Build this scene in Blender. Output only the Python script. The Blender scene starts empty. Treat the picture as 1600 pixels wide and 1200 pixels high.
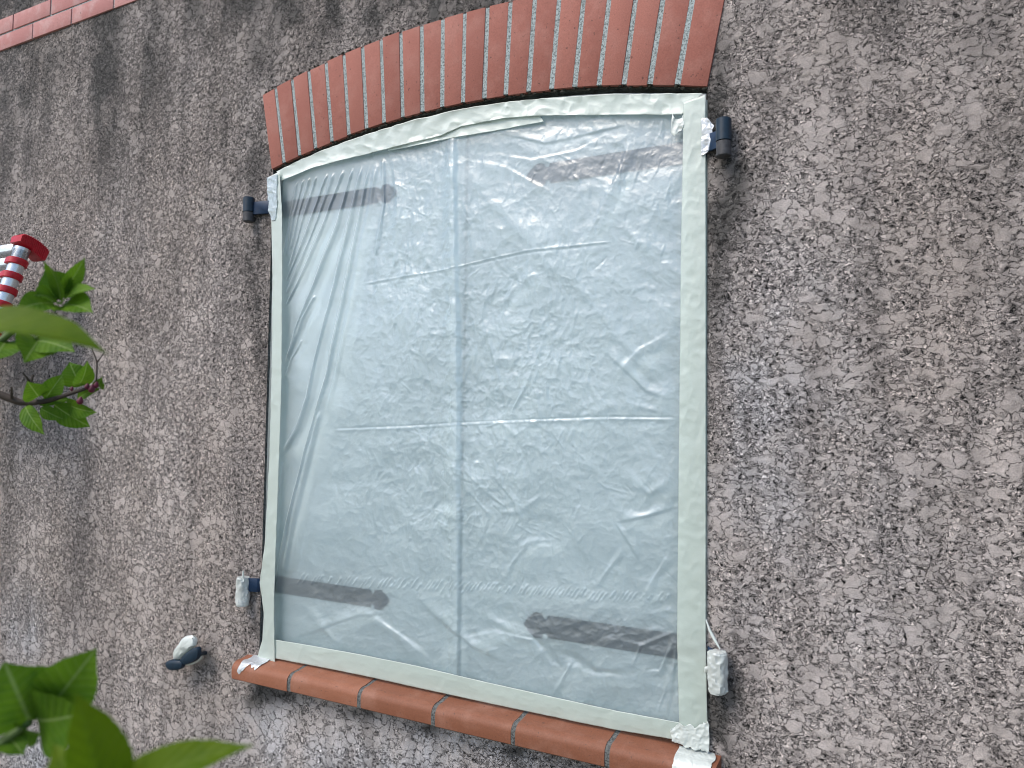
import bpy, math, random
import numpy as np
from mathutils import Vector
random.seed(7); rng = np.random.default_rng(11)
S = bpy.context.scene

# ---------------------------------------------------------------- camera
F = 1202.0                                   # focal length in photo pixels (1600 wide)
_a = np.array([-2266.0, -25.0, -F]); _a /= np.linalg.norm(_a)
_u = np.array([0.0138, 1.0, -(2266*0.0138+25)/F]); _u /= np.linalg.norm(_u)
R3 = np.stack([-_a, np.cross(_u, -_a), _u])  # camera space -> world
CAM = np.array([1.0317, -1.6346, 1.6])
cd = bpy.data.cameras.new('camera'); cam = bpy.data.objects.new('camera', cd)
S.collection.objects.link(cam); S.camera = cam
from mathutils import Matrix
M = Matrix([[R3[0][0], R3[0][1], R3[0][2], CAM[0]], [R3[1][0], R3[1][1], R3[1][2], CAM[1]],
            [R3[2][0], R3[2][1], R3[2][2], CAM[2]], [0, 0, 0, 1]])
cam.matrix_world = M
cd.sensor_width = 36; cd.lens = F/1600*36; cd.clip_start = 0.02; cd.clip_end = 500
cd.dof.use_dof = True; cd.dof.focus_distance = 1.95; cd.dof.aperture_fstop = 8.0

# ---------------------------------------------------------------- light
SUN_EL, SUN_AZ = math.radians(48), math.radians(-30)     # azimuth measured from -Y (in front of wall) towards -X
w = bpy.data.worlds.new("World"); S.world = w; w.use_nodes = True
nt = w.node_tree; bg = nt.nodes['Background']
sky = nt.nodes.new('ShaderNodeTexSky'); sky.sky_type = 'NISHITA'; sky.sun_disc = False
sky.sun_elevation = SUN_EL
sky.air_density = 1.0; sky.dust_density = 1.4; sky.ozone_density = 1.0
d = Vector((math.sin(SUN_AZ)*math.cos(SUN_EL), -math.cos(SUN_AZ)*math.cos(SUN_EL), math.sin(SUN_EL)))  # towards the sun
sky.sun_rotation = math.atan2(d.x, d.y)
nt.links.new(sky.outputs[0], bg.inputs[0]); bg.inputs[1].default_value = 0.12
sd = bpy.data.lights.new('sun', 'SUN'); sun = bpy.data.objects.new('sun', sd); S.collection.objects.link(sun)
sd.energy = 1.45; sd.angle = math.radians(28); sd.color = (1.0, 0.94, 0.85)
sun.rotation_euler = d.to_track_quat('Z', 'Y').to_euler(); sun.location = (-3, -6, 6)
S.cycles.filter_width = 1.05
S.view_settings.view_transform = 'Standard'; S.view_settings.look = 'None'
S.view_settings.exposure = 0.72; S.view_settings.gamma = 1.0

# ---------------------------------------------------------------- helpers
def ray(px, py):
    return R3 @ np.array([px-800, 600-py, -F])
def wp(px, py, yo=0.0):
    """point of the upright plane y=yo seen at photo pixel"""
    r = ray(px, py); return CAM + r*((yo-CAM[1])/r[1])
def dp(px, py, dist):
    r = ray(px, py); return CAM + r/np.linalg.norm(r)*dist
def to_px(P):
    c = (P-CAM) @ R3
    return 800+F*c[..., 0]/-c[..., 2], 600-F*c[..., 1]/-c[..., 2]

def link(name, me, mat=None, parent=None, smooth=True):
    o = bpy.data.objects.new(name, me); S.collection.objects.link(o)
    if mat: me.materials.append(mat)
    if parent: o.parent = parent
    if smooth and len(me.polygons): me.polygons.foreach_set('use_smooth', [True]*len(me.polygons))
    return o
def thing(name, label, cat, group=None):
    o = bpy.data.objects.new(name, None); S.collection.objects.link(o); o.empty_display_size = .05
    o['label'] = label; o['category'] = cat
    if group: o['group'] = group
    return o
def tag(o, label, cat, group=None):
    o['label'] = label; o['category'] = cat
    if group: o['group'] = group
    return o
def base_at(root, loc):
    """put an Empty at the base of its thing, keeping its parts where they are"""
    root.location = loc
    for ch in root.children:
        ch.location = Vector(ch.location)-Vector(loc)

def grid_mesh(name, V, mask=None, uv=None, flip=False):
    """V: (n,m,3) array -> quad grid mesh"""
    n, m = V.shape[:2]
    idx = np.arange(n*m).reshape(n, m)
    q = np.stack([idx[:-1, :-1], idx[1:, :-1], idx[1:, 1:], idx[:-1, 1:]], -1).reshape(-1, 4)
    if mask is not None: q = q[mask.reshape(-1)]
    if flip: q = q[:, ::-1]
    me = bpy.data.meshes.new(name)
    me.vertices.add(n*m); me.vertices.foreach_set('co', V.reshape(-1).astype(np.float32))
    me.loops.add(q.size); me.loops.foreach_set('vertex_index', q.reshape(-1).astype(np.int32))
    me.polygons.add(len(q)); me.polygons.foreach_set('loop_start', np.arange(0, q.size, 4, dtype=np.int32))
    if uv is not None:
        l = me.uv_layers.new(name='UVMap')
        l.data.foreach_set('uv', uv.reshape(-1, 2)[q.reshape(-1)].reshape(-1).astype(np.float32))
    me.update(calc_edges=True)
    return me
def set_attr(me, name, vals):
    a = me.attributes.new(name, 'FLOAT', 'POINT'); a.data.foreach_set('value', vals.reshape(-1).astype(np.float32))

class MB:
    def __init__(s): s.v = []; s.f = []
    def add(s, v, f):
        o = len(s.v); s.v += [tuple(map(float, p)) for p in v]; s.f += [tuple(o+i for i in q) for q in f]
    def loft(s, rings, closed=True, cap=True):
        n = len(rings[0]); V = [p for r in rings for p in r]; Fc = []
        for k in range(len(rings)-1):
            for i in range(n if closed else n-1):
                j = (i+1) % n; Fc.append((k*n+i, k*n+j, (k+1)*n+j, (k+1)*n+i))
        if cap:
            Fc.append(tuple(range(n-1, -1, -1))); Fc.append(tuple((len(rings)-1)*n+i for i in range(n)))
        s.add(V, Fc)
    def box(s, a, b):
        (x0, y0, z0), (x1, y1, z1) = a, b
        s.add([(x0, y0, z0), (x1, y0, z0), (x1, y1, z0), (x0, y1, z0), (x0, y0, z1), (x1, y0, z1), (x1, y1, z1), (x0, y1, z1)],
              [(0, 3, 2, 1), (4, 5, 6, 7), (0, 1, 5, 4), (1, 2, 6, 5), (2, 3, 7, 6), (3, 0, 4, 7)])
    def tube(s, pts, rad, n=12, cap=True):
        pts = [np.array(p, float) for p in pts]
        if not hasattr(rad, '__len__'): rad = [rad]*len(pts)
        rings = []
        up = np.array([0, 0, 1.0]); t0 = pts[1]-pts[0]
        if abs(t0[2])/np.linalg.norm(t0) > .9: up = np.array([0, 1.0, 0])
        for k, p in enumerate(pts):
            t = pts[min(k+1, len(pts)-1)]-pts[max(k-1, 0)]; t = t/np.linalg.norm(t)
            a = np.cross(t, up); a /= np.linalg.norm(a); b = np.cross(t, a)
            rings.append([p+rad[k]*(math.cos(q)*a+math.sin(q)*b) for q in np.linspace(0, 2*math.pi, n, endpoint=False)])
        s.loft(rings, True, cap)
    def build(s, name, mat, parent=None, bevel=0, seg=2, smooth=True):
        me = bpy.data.meshes.new(name); me.from_pydata(s.v, [], s.f); me.update()
        import bmesh
        bm = bmesh.new(); bm.from_mesh(me)
        bmesh.ops.recalc_face_normals(bm, faces=bm.faces)
        if bevel:
            ed = [e for e in bm.edges if len(e.link_faces) == 2 and e.calc_face_angle(0) > .6]
            bmesh.ops.bevel(bm, geom=ed, offset=bevel, segments=seg, affect='EDGES', profile=.5)
        bm.to_mesh(me); bm.free()
        o = link(name, me, mat, parent, smooth)
        if smooth:
            me.set_sharp_from_angle(angle=math.radians(40))
        return o

# numpy noise
def vnoise(x, y, seed=0):
    r = np.random.default_rng(seed); T = r.random((256, 256))*2-1
    xi = np.floor(x).astype(int); yi = np.floor(y).astype(int); fx = x-xi; fy = y-yi
    fx = fx*fx*fx*(fx*(fx*6-15)+10); fy = fy*fy*fy*(fy*(fy*6-15)+10)
    a = T[xi & 255, yi & 255]; b = T[(xi+1) & 255, yi & 255]; c = T[xi & 255, (yi+1) & 255]; e = T[(xi+1) & 255, (yi+1) & 255]
    return (a*(1-fx)+b*fx)*(1-fy)+(c*(1-fx)+e*fx)*fy
def fbm(x, y, seed=0, o=4, g=.5):
    s = 0; a = 1; t = 0
    for k in range(o):
        s = s+a*vnoise(x*2**k+k*17.3, y*2**k+k*9.1, seed+k); t += a; a *= g
    return s/t
def ridged(x, y, seed=0, o=3, g=.5):
    s = 0; a = 1; t = 0
    for k in range(o):
        s = s+a*(1-2*np.abs(vnoise(x*2**k+k*13.7, y*2**k+k*5.9, seed+k))); t += a; a *= g
    return s/t
def sstep(a, b, x):
    t = np.clip((x-a)/(b-a), 0, 1); return t*t*(3-2*t)
def seg_dist(X, Y, pts):
    """distance, signed distance and along-fraction to a polyline"""
    D = np.full(X.shape, 1e9); SG = np.zeros(X.shape); A = np.zeros(X.shape)
    L = [math.dist(pts[i], pts[i+1]) for i in range(len(pts)-1)]; tot = sum(L); acc = 0
    for i in range(len(pts)-1):
        (x0, y0), (x1, y1) = pts[i], pts[i+1]; dx, dy = x1-x0, y1-y0; l2 = dx*dx+dy*dy
        t = np.clip(((X-x0)*dx+(Y-y0)*dy)/l2, 0, 1)
        ex = X-(x0+t*dx); ey = Y-(y0+t*dy); dd = np.hypot(ex, ey); m = dd < D
        D[m] = dd[m]; SG[m] = (np.sign(dx*ey-dy*ex)*dd)[m]; A[m] = ((acc+t*L[i])/tot)[m]; acc += L[i]
    return D, SG, A

# node helpers
class NT:
    def __init__(s, name):
        s.m = bpy.data.materials.new(name); s.m.use_nodes = True; s.t = s.m.node_tree; s.t.nodes.clear()
        s.out = s.t.nodes.new('ShaderNodeOutputMaterial')
    def n(s, typ, ins=None, **kw):
        o = s.t.nodes.new('ShaderNode'+typ)
        for k, v in kw.items(): setattr(o, k, v)
        for k, v in (ins or {}).items(): s.set(o.inputs[k], v)
        return o
    def set(s, sock, v):
        if hasattr(v, 'is_output'): s.t.links.new(v, sock)
        elif hasattr(v, 'outputs'): s.t.links.new(v.outputs[0], sock)
        else: sock.default_value = v
    def math(s, op, a, b=0.0, c=0.0, clamp=False):
        o = s.n('Math', {0: a, 1: b, 2: c}, operation=op); o.use_clamp = clamp; return o.outputs[0]
    def mapr(s, v, a, b, c=0.0, e=1.0, smooth=True):
        o = s.n('MapRange', {0: v, 1: a, 2: b, 3: c, 4: e}); o.interpolation_type = 'SMOOTHSTEP' if smooth else 'LINEAR'; return o.outputs[0]
    def mix(s, f, a, b, mode='MIX'):
        o = s.n('Mix', data_type='RGBA'); o.blend_type = mode
        s.set(o.inputs[0], f); s.set(o.inputs[6], a); s.set(o.inputs[7], b); return o.outputs[2]
    def mixf(s, f, a, b):
        o = s.n('Mix', data_type='FLOAT'); s.set(o.inputs[0], f); s.set(o.inputs[2], a); s.set(o.inputs[3], b); return o.outputs[0]
    def coord(s, sc=(1, 1, 1), kind='Object', loc=(0, 0, 0)):
        tc = s.n('TexCoord'); mp = s.n('Mapping'); s.t.links.new(tc.outputs[kind], mp.inputs[0])
        mp.inputs['Scale'].default_value = sc; mp.inputs['Location'].default_value = loc; return mp.outputs[0]
    def noise(s, vec, scale, detail=3, rough=.5, dist=0.0):
        o = s.n('TexNoise', {'Vector': vec, 'Scale': scale, 'Detail': detail, 'Roughness': rough, 'Distortion': dist}); return o
    def bump(s, h, st, dist, nrm=None):
        o = s.n('Bump', {'Height': h, 'Strength': st, 'Distance': dist})
        if nrm: s.set(o.inputs['Normal'], nrm)
        return o.outputs[0]
    def bsdf(s, color, rough=.6, normal=None, **kw):
        o = s.n('BsdfPrincipled', {'Base Color': color, 'Roughness': rough})
        if normal is not None: s.set(o.inputs['Normal'], normal)
        for k, v in kw.items(): s.set(o.inputs[k.replace('_', ' ')], v)
        return o.outputs[0]
    def surf(s, sh): s.t.links.new(sh if hasattr(sh, 'is_output') else sh.outputs[0], s.out.inputs['Surface']); return s.m
def C4(r, g, b): return (r, g, b, 1.0)

# ---------------------------------------------------------------- materials
def mat_render():
    """coarse trowelled render: small lumps and pits with flat pressed islands"""
    t = NT('coarse_render')
    tc = t.n('TexCoord'); sx = t.n('SeparateXYZ', {0: tc.outputs['Object']})
    def flat2(a, b): return t.n('CombineXYZ', {0: t.math('MULTIPLY', sx.outputs[0], a), 1: t.math('MULTIPLY', sx.outputs[2], b)}).outputs[0]
    def noise2(vec, sc, det=3, ro=.5):
        o = t.n('TexNoise', noise_dimensions='2D'); t.set(o.inputs['Vector'], vec); o.inputs['Scale'].default_value = sc
        o.inputs['Detail'].default_value = det; o.inputs['Roughness'].default_value = ro; return o
    P = flat2(1.0, 1.2)
    def warp(vec, sc, amt, det=3, ro=.6):
        wn = noise2(P, sc, det, ro); wv = t.n('VectorMath', {0: wn.outputs['Color'], 1: (.5, .5, .5)}, operation='SUBTRACT')
        ws = t.n('VectorMath', {0: wv, 3: amt}, operation='SCALE')
        return t.n('VectorMath', {0: vec, 1: ws}, operation='ADD').outputs[0]
    P2 = warp(P, 40, .024); P3 = warp(P2, 170, .009, 3, .7)
    def vor(feat, sc, vec=P3): o = t.n('TexVoronoi', voronoi_dimensions='2D', feature=feat); t.set(o.inputs['Vector'], vec); o.inputs['Scale'].default_value = sc; return o
    eX = vor('DISTANCE_TO_EDGE', 210).outputs['Distance']; cX = vor('F1', 210).outputs['Color']
    eS = vor('DISTANCE_TO_EDGE', 135).outputs['Distance']; cS = vor('F1', 135).outputs['Color']
    eM = vor('DISTANCE_TO_EDGE', 86).outputs['Distance']; cM = vor('F1', 86).outputs['Color']
    eL = vor('DISTANCE_TO_EDGE', 38).outputs['Distance']; cL = vor('F1', 38).outputs['Color']
    reg = noise2(P, 5, 3, .55).outputs['Fac']
    at = t.n('Attribute', attribute_name='smoothness').outputs['Fac']
    sL = t.n('SeparateColor', {0: cL}).outputs[0]; sM = t.n('SeparateColor', {0: cM}).outputs[0]
    sS = t.n('SeparateColor', {0: cS}).outputs; sX = t.n('SeparateColor', {0: cX}).outputs
    rr = t.math('ADD', t.math('MULTIPLY', t.math('SUBTRACT', reg, .5), 1.05), at)
    iL = t.mapr(t.math('ADD', sL, rr), .90, .94)            # which big cells are flat islands
    iM = t.mapr(t.math('ADD', sM, rr), .70, .76)
    iS = t.mapr(t.math('ADD', sS[2], rr), .20, .30)
    pn = noise2(P3, 120, 4, .7).outputs['Fac']
    fine = noise2(P, 380, 3, .7).outputs['Fac']
    gx = t.math('MULTIPLY', t.mapr(eX, -.02, .20), t.math('ADD', t.math('MULTIPLY', sX[0], .55), .45))
    gs = t.math('MULTIPLY', t.mapr(eS, .0, .13), t.math('ADD', t.math('MULTIPLY', sS[0], .4), .6))
    gr_ = t.mixf(iS, gx, gs)
    pit = t.mapr(pn, .37, .47)                               # scattered pits
    lump = t.math('MULTIPLY', gr_, t.math('ADD', t.math('MULTIPLY', pit, .85), .15))
    fade = t.mapr(noise2(P3, 48, 3, .6).outputs['Fac'], .50, .58)      # cracks that die out inside a pressed patch
    fade2 = t.mapr(noise2(P3, 75, 3, .6).outputs['Fac'], .50, .60)
    h1 = t.mixf(iM, t.math('MAXIMUM', lump, t.math('MULTIPLY', fade2, .45)), t.math('MULTIPLY', t.math('MAXIMUM', t.mapr(eM, .0, .10), fade), .95))
    h = t.mixf(iL, h1, t.math('MAXIMUM', t.mapr(eL, .0, .05), t.math('MULTIPLY', fade, .9)))
    flat = t.math('MAXIMUM', iL, iM)
    # colours
    big = noise2(flat2(1, .45), 3.2, 4, .55).outputs['Fac']
    strk = noise2(flat2(6, .5), 2.5, 3, .5).outputs['Fac']
    gr = t.n('Attribute', attribute_name='grime_shade').outputs['Fac']; pale = t.n('Attribute', attribute_name='pale').outputs['Fac']
    base = t.mix(t.mapr(big, .35, .65), C4(.56, .482, .442), C4(.65, .568, .532))
    base = t.mix(pale, base, C4(.68, .68, .72))
    base = t.mix(t.math('MULTIPLY', t.mapr(strk, .45, .7), .35), base, C4(.17, .155, .148))
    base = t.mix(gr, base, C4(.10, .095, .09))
    vary = t.math('ADD', t.math('MULTIPLY', t.math('POWER', sX[1], 2.0), .85), .76)
    vary = t.mixf(t.math('MULTIPLY', flat, .85), vary, .90)
    vary = t.math('MULTIPLY', vary, t.mapr(fine, .25, .75, .80, 1.2, False))
    mott = noise2(P3, 60, 3, .6).outputs['Fac']; vary = t.math('MULTIPLY', vary, t.mapr(mott, .3, .7, .90, 1.1, False))
    vc = t.n('CombineColor', {0: vary, 1: vary, 2: vary}).outputs[0]
    base = t.mix(1.0, base, vc, 'MULTIPLY')
    dirt_shade = t.mapr(h, .11, .40)  # dark pits: dirt, plus the crack self-shadow painted into the colour
    col = t.mix(dirt_shade, C4(.013, .011, .010), base)
    hh = t.math('ADD', h, t.math('ADD', t.math('MULTIPLY', fine, .25), t.math('MULTIPLY', mott, .5)))
    nb = t.bump(hh, 1.0, .012)
    return t.surf(t.bsdf(col, .8, nb, Specular_IOR_Level=.3))

def mat_brick(name, c1, c2, bloom=(.5, .4, .4), bl=.2, rough=.75, spots=True):
    t = NT(name); P = t.coord()
    isl = t.n('NewGeometry').outputs['Random Per Island']
    n1 = t.noise(P, 14, 4, .6).outputs['Fac']; n2 = t.noise(P, 300, 3, .6).outputs['Fac']
    c = t.mix(t.mapr(t.math('ADD', t.math('MULTIPLY', isl, .5), t.math('MULTIPLY', n1, .5)), .3, .7), C4(*c1), C4(*c2))
    c = t.mix(t.math('MULTIPLY', t.mapr(n1, .45, .7), bl), c, C4(*bloom))
    v = t.mapr(n2, .25, .75, .82, 1.15, False); c = t.mix(1.0, c, t.n('CombineColor', {0: v, 1: v, 2: v}).outputs[0], 'MULTIPLY')
    if spots:
        s = t.mapr(t.noise(P, 120, 2, .5).outputs['Fac'], .68, .74); c = t.mix(t.math('MULTIPLY', s, .6), c, C4(.06, .035, .03))
    nb = t.bump(t.noise(P, 220, 4, .6).outputs['Fac'], .35, .0012)
    return t.surf(t.bsdf(c, rough, nb, Specular_IOR_Level=.35))
def mat_mortar(name, a, b):
    t = NT(name); P = t.coord()
    n = t.noise(P, 210, 3, .7).outputs['Fac']; n2 = t.noise(P, 30, 3, .5).outputs['Fac']
    c = t.mix(t.mapr(n, .34, .60), C4(*a), C4(*b)); c = t.mix(t.mapr(n2, .5, .75, 0, .35), c, C4(.12, .12, .11))
    return t.surf(t.bsdf(c, .9, t.bump(n, .8, .002)))
def mat_dark(name, c, rough=.4, nz=.2):
    t = NT(name); P = t.coord()
    n = t.noise(P, 90, 4, .6).outputs['Fac']; v = t.mapr(n, .3, .7, 1-nz, 1+nz, False)
    cc = t.mix(1.0, C4(*c), t.n('CombineColor', {0: v, 1: v, 2: v}).outputs[0], 'MULTIPLY')
    return t.surf(t.bsdf(cc, rough, t.bump(n, .2, .001)))
def mat_metal(name, c, rough=.35):
    t = NT(name); P = t.coord((1, 1, 1)); n = t.noise(P, 60, 4, .6).outputs['Fac']
    return t.surf(t.bsdf(t.mix(n, C4(*c), C4(*[x*.75 for x in c])), t.mapr(n, .3, .7, rough-.08, rough+.12, False), None, Metallic=.75))
def mat_film(name, col, transp, gloss=.5, rough=.28, bmp=.0008, bscale=260, blur=.0):
    """thin milky plastic: part see-through, part diffusing, with a soft sheen"""
    t = NT(name); P = t.coord()
    n = t.noise(P, bscale, 3, .6).outputs['Fac']; nb = t.bump(n, .5, bmp)
    dif = t.n('BsdfDiffuse', {'Color': C4(*col), 'Normal': nb}); trl = t.n('BsdfTranslucent', {'Color': C4(*col), 'Normal': nb})
    a = t.n('MixShader', {0: .35, 1: dif, 2: trl})
    tr = t.n('BsdfTransparent', {'Color': C4(.94, .99, 1.0)})
    rf = t.n('BsdfRefraction', {'Color': C4(.92, .96, 1.0), 'Roughness': .30, 'IOR': 1.10, 'Normal': nb})
    see = t.n('MixShader', {0: blur, 1: tr, 2: rf})
    b = t.n('MixShader', {0: transp, 1: a, 2: see})
    gl = t.n('BsdfGlossy', {'Color': C4(1, 1, 1), 'Roughness': rough, 'Normal': nb})
    fr = t.n('Fresnel', {'IOR': 1.5, 'Normal': nb})
    c = t.n('MixShader', {0: t.math('ADD', t.math('MULTIPLY', fr.outputs[0], 1.2), gloss*.32, clamp=True), 1: b, 2: gl})
    return t.surf(c)
def mat_tape(name, col, transp=.12):
    return mat_film(name, col, transp, .25, .5, .0006, 180)
def mat_leaf(name, a, b, vein):
    t = NT(name); tc = t.n('TexCoord'); sp = t.n('SeparateXYZ', {0: tc.outputs['UV']})
    u, v = sp.outputs[0], sp.outputs[1]
    av = t.math('ABSOLUTE', t.math('SUBTRACT', v, .5))
    mid = t.math('SUBTRACT', 1.0, t.mapr(av, .008, .03))
    ph = t.math('FRACT', t.math('ADD', t.math('MULTIPLY', u, 8.0), t.math('MULTIPLY', av, -5.0)))
    lat = t.math('SUBTRACT', 1.0, t.mapr(t.math('ABSOLUTE', t.math('SUBTRACT', ph, .5)), .02, .10))
    vn = t.math('MAXIMUM', mid, t.math('MULTIPLY', lat, .22))
    n = t.noise(t.coord(), 45, 4, .6).outputs['Fac']; n2 = t.noise(t.coord(), 400, 2, .5).outputs['Fac']
    c = t.mix(t.mapr(n, .35, .65), C4(*a), C4(*b)); c = t.mix(t.math('MULTIPLY', vn, .7), c, C4(*vein))
    hb = t.math('ADD', t.math('MULTIPLY', t.mapr(t.math('ABSOLUTE', t.math('SUBTRACT', ph, .5)), 0, .5), 1.0), t.math('MULTIPLY', n2, .25))
    nb = t.bump(hb, .25, .001)
    p = t.bsdf(c, .55, nb, Specular_IOR_Level=.2)
    tl = t.n('BsdfTranslucent', {'Color': t.mix(.5, c, C4(.10, .22, .01)), 'Normal': nb})
    return t.surf(t.n('MixShader', {0: .45, 1: p, 2: tl}))

m_render = mat_render()
m_arch = mat_brick('arch_brick_clay', (.30, .105, .078), (.36, .135, .102), (.40, .20, .165), .3)
m_band = mat_brick('band_brick_clay', (.46, .20, .185), (.54, .27, .25), (.58, .40, .38), .5)
m_sill = mat_brick('sill_brick_clay', (.22, .082, .044), (.30, .118, .066), (.36, .20, .15), .3, .6)
m_mort = mat_mortar('grey_mortar', (.12, .14, .14), (.42, .48, .48))
m_mortd = mat_mortar('dark_joint', (.03, .03, .03), (.15, .16, .155))
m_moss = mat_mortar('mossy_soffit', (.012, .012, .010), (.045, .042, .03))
m_navy = mat_dark('navy_iron', (.004, .020, .040), .45)
m_strap = mat_dark('film_tinted_iron', (.005, .028, .075), .5)  # same iron, with the film's blue scatter painted into its colour
m_iron = mat_dark('weathered_iron', (.05, .05, .055), .6, .4)
m_shut = mat_dark('white_shutter_paint', (.86, .92, .93), .5, .03)
m_film = mat_film('masking_film', (.80, .96, 1.0), .80, .26, .36, .0010, 230, .06)
m_film2 = mat_film('film_scrap', (.80, .84, .88), .12, .5, .3)
m_tape = mat_tape('cream_tape', (.86, .96, .86), .42)
m_tape2 = mat_tape('cream_tape_wrap', (.80, .86, .82), .06)
m_red = mat_dark('red_plastic', (.50, .008, .022), .38, .12)
m_alu = mat_metal('brushed_aluminium', (.80, .84, .86), .3)
m_leafA = mat_leaf('leaf_green', (.075, .18, .014), (.14, .27, .018), (.36, .48, .16))
m_leafB = mat_leaf('leaf_near_green', (.09, .16, .003), (.13, .20, .004), (.14, .22, .01))
m_stem = mat_dark('stem_bark', (.055, .04, .03), .8, .3)
m_stemg = mat_dark('green_stem', (.10, .16, .04), .6, .3)
m_bud = mat_dark('red_bud', (.12, .006, .03), .5, .3)

# ---------------------------------------------------------------- ground
gm = bpy.data.meshes.new('ground'); gm.from_pydata([(-200, -200, 0), (200, -200, 0), (200, 200, 0), (-200, 200, 0)], [], [(0, 1, 2, 3)])
t = NT('gravelly_ground'); P = t.coord(); n = t.noise(P, 12, 5, .6).outputs['Fac']
g = link('ground', gm, t.surf(t.bsdf(t.mix(n, C4(.10, .11, .06), C4(.20, .185, .16)), .9)), None, False); g['kind'] = 'structure'

# ---------------------------------------------------------------- the house wall
XL, XR, ZB = -0.641, 0.632, 0.918
CX = (XL+XR)/2; SPR = 2.324; RISE = 0.078; HALF = (XR-XL)/2
RAD = (HALF**2+RISE**2)/(2*RISE); CZ = SPR+RISE-RAD
def arch_z(x, r=RAD): return CZ+np.sqrt(np.maximum(r*r-(x-CX)**2, 0))
house = thing('house_wall', 'rough grey-pink rendered house wall with brick window arch and brick sill', 'wall')

def axis(vals):
    out = []
    for a, b, st in vals: out += list(np.linspace(a, b, max(2, int(round((b-a)/st))+1))[:-1])
    return np.array(out+[vals[-1][1]])
xs = axis([(-4.5, -2.35, .1), (-2.35, XL, .006), (XL, XR, .0065), (XR, 1.4, .006), (1.4, 3.5, .1)])
zs = axis([(0.0, .2, .05), (.2, ZB-.03, .006), (ZB-.03, SPR, .0065), (SPR, 3.35, .006), (3.35, 4.6, .1)])
X, Z = np.meshgrid(xs, zs, indexing='ij')
lum = .0022*fbm(X*22, Z*26, 3, 3)+.003*fbm(X*5, Z*5, 9, 3)
near = np.minimum(1, np.minimum(np.abs(X-XL), np.abs(X-XR))/.02)
Y = -(lum*near)
Y = np.where((X > XL-.06) & (X < XR+.06) & (Z > ZB-.08) & (Z < 2.72), np.minimum(np.maximum(Y, -.002), .002), Y)
Y = np.where(Z > 2.95, np.clip(Y, -.0015, .002), Y)
V = np.stack([X, Y, Z], -1)
xc = (X[:-1, :-1]+X[1:, 1:])/2; zc = (Z[:-1, :-1]+Z[1:, 1:])/2
hole = (xc > XL) & (xc < XR) & (zc > ZB-.03) & (zc < arch_z(xc)+.06)
me = grid_mesh('render', V, ~hole, flip=False)
# weathering, with some shade painted in, in photo coordinates of the wall surface
PX, PY = to_px(np.stack([X, np.zeros_like(X), Z], -1).reshape(-1, 3)); PX = PX.reshape(X.shape); PY = PY.reshape(X.shape)
def blob2(cx, cy, sx, sy): return np.exp(-(((PX-cx)/sx)**2+((PY-cy)/sy)**2)*.9)
wob = .5+.5*fbm(X*14, Z*9, 40, 4); wob = sstep(.25, .75, wob)
grime_shade = np.zeros_like(X)
topd = sstep(1.9, 3.0, Z+.25*fbm(X*3, Z*1.2, 31, 3))  # dirt plus eaves shade painted in towards the wall top
grime_shade += .50*topd
streak = sstep(.05, .55, fbm(X*9, Z*.7, 77, 3)); grime_shade += .24*streak*sstep(1.2, 2.6, Z)
grime_shade += .55*blob2(172, 40, 22, 120)+.30*blob2(165, 150, 20, 120)
grime_shade += .75*blob2(1128, 230, 48, 150)*(.5+.7*wob)+.35*blob2(1118, 420, 28, 180)*(.4+.8*wob)
grime_shade += .75*blob2(1128, 1130, 42, 70)*(.3+wob)+.4*blob2(1140, 1050, 28, 60)  # second term paints the shadow beside the lower right hinge wrap
grime_shade += .55*blob2(398, 450, 26, 260)*(.4+.8*wob)+.55*blob2(392, 960, 22, 80)*(.4+.8*wob)
grime_shade += .6*blob2(400, 1085, 50, 26)*(.3+wob)+.35*blob2(310, 1060, 28, 40)  # last term paints the shadow cast by the shutter stay
grime_shade += .35*blob2(880, 1210, 300, 18)
grime_shade += .5*blob2(720, 15, 380, 40)*(.3+wob)*(PY < 200)
grime_shade += .25*blob2(1560, 80, 160, 140)+.22*blob2(1580, 420, 120, 300)*wob
grime_shade += .12*blob2(120, 930, 40, 150)*wob+.25*blob2(330, 1110, 60, 60)*wob
for q in ((463, 1082), (565, 1108), (675, 1134), (805, 1168)): grime_shade += .7*blob2(q[0], q[1]+4, 20, 9)*(.3+wob)+.3*blob2(q[0]+6, q[1]+30, 10, 30)
grime_shade = np.clip(grime_shade*(.7+.6*wob), 0, .92)
pale = .35*blob2(1150, 620, 60, 170)+.30*blob2(1250, 600, 120, 280)+.75*blob2(660, 1190, 260, 70)+.5*blob2(420, 1110, 40, 60)+.8*blob2(60, 1190, 60, 50)+.6*blob2(40, 980, 30, 60)+.18*blob2(1300, 900, 250, 250)
pale = np.clip(pale*(.5+.7*wob), 0, .9)
smooth = .03+.42*blob2(600, 1130, 280, 55)+.12*blob2(250, 1080, 250, 120)-.08*blob2(200, 300, 260, 260)+.03*blob2(1300, 850, 300, 300)+.05*blob2(1200, 250, 200, 200)
set_attr(me, 'grime_shade', grime_shade); set_attr(me, 'pale', pale); set_attr(me, 'smoothness', smooth)
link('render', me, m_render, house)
# jambs behind the wall face
rv = MB()
rv.box((XL-.02, .0025, ZB-.1), (XL-.0005, .14, arch_z(XL)+.03)); rv.box((XR+.0005, .0025, ZB-.1), (XR+.02, .14, arch_z(XR)+.03))
rv.build('jamb', m_mortd, house)

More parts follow.
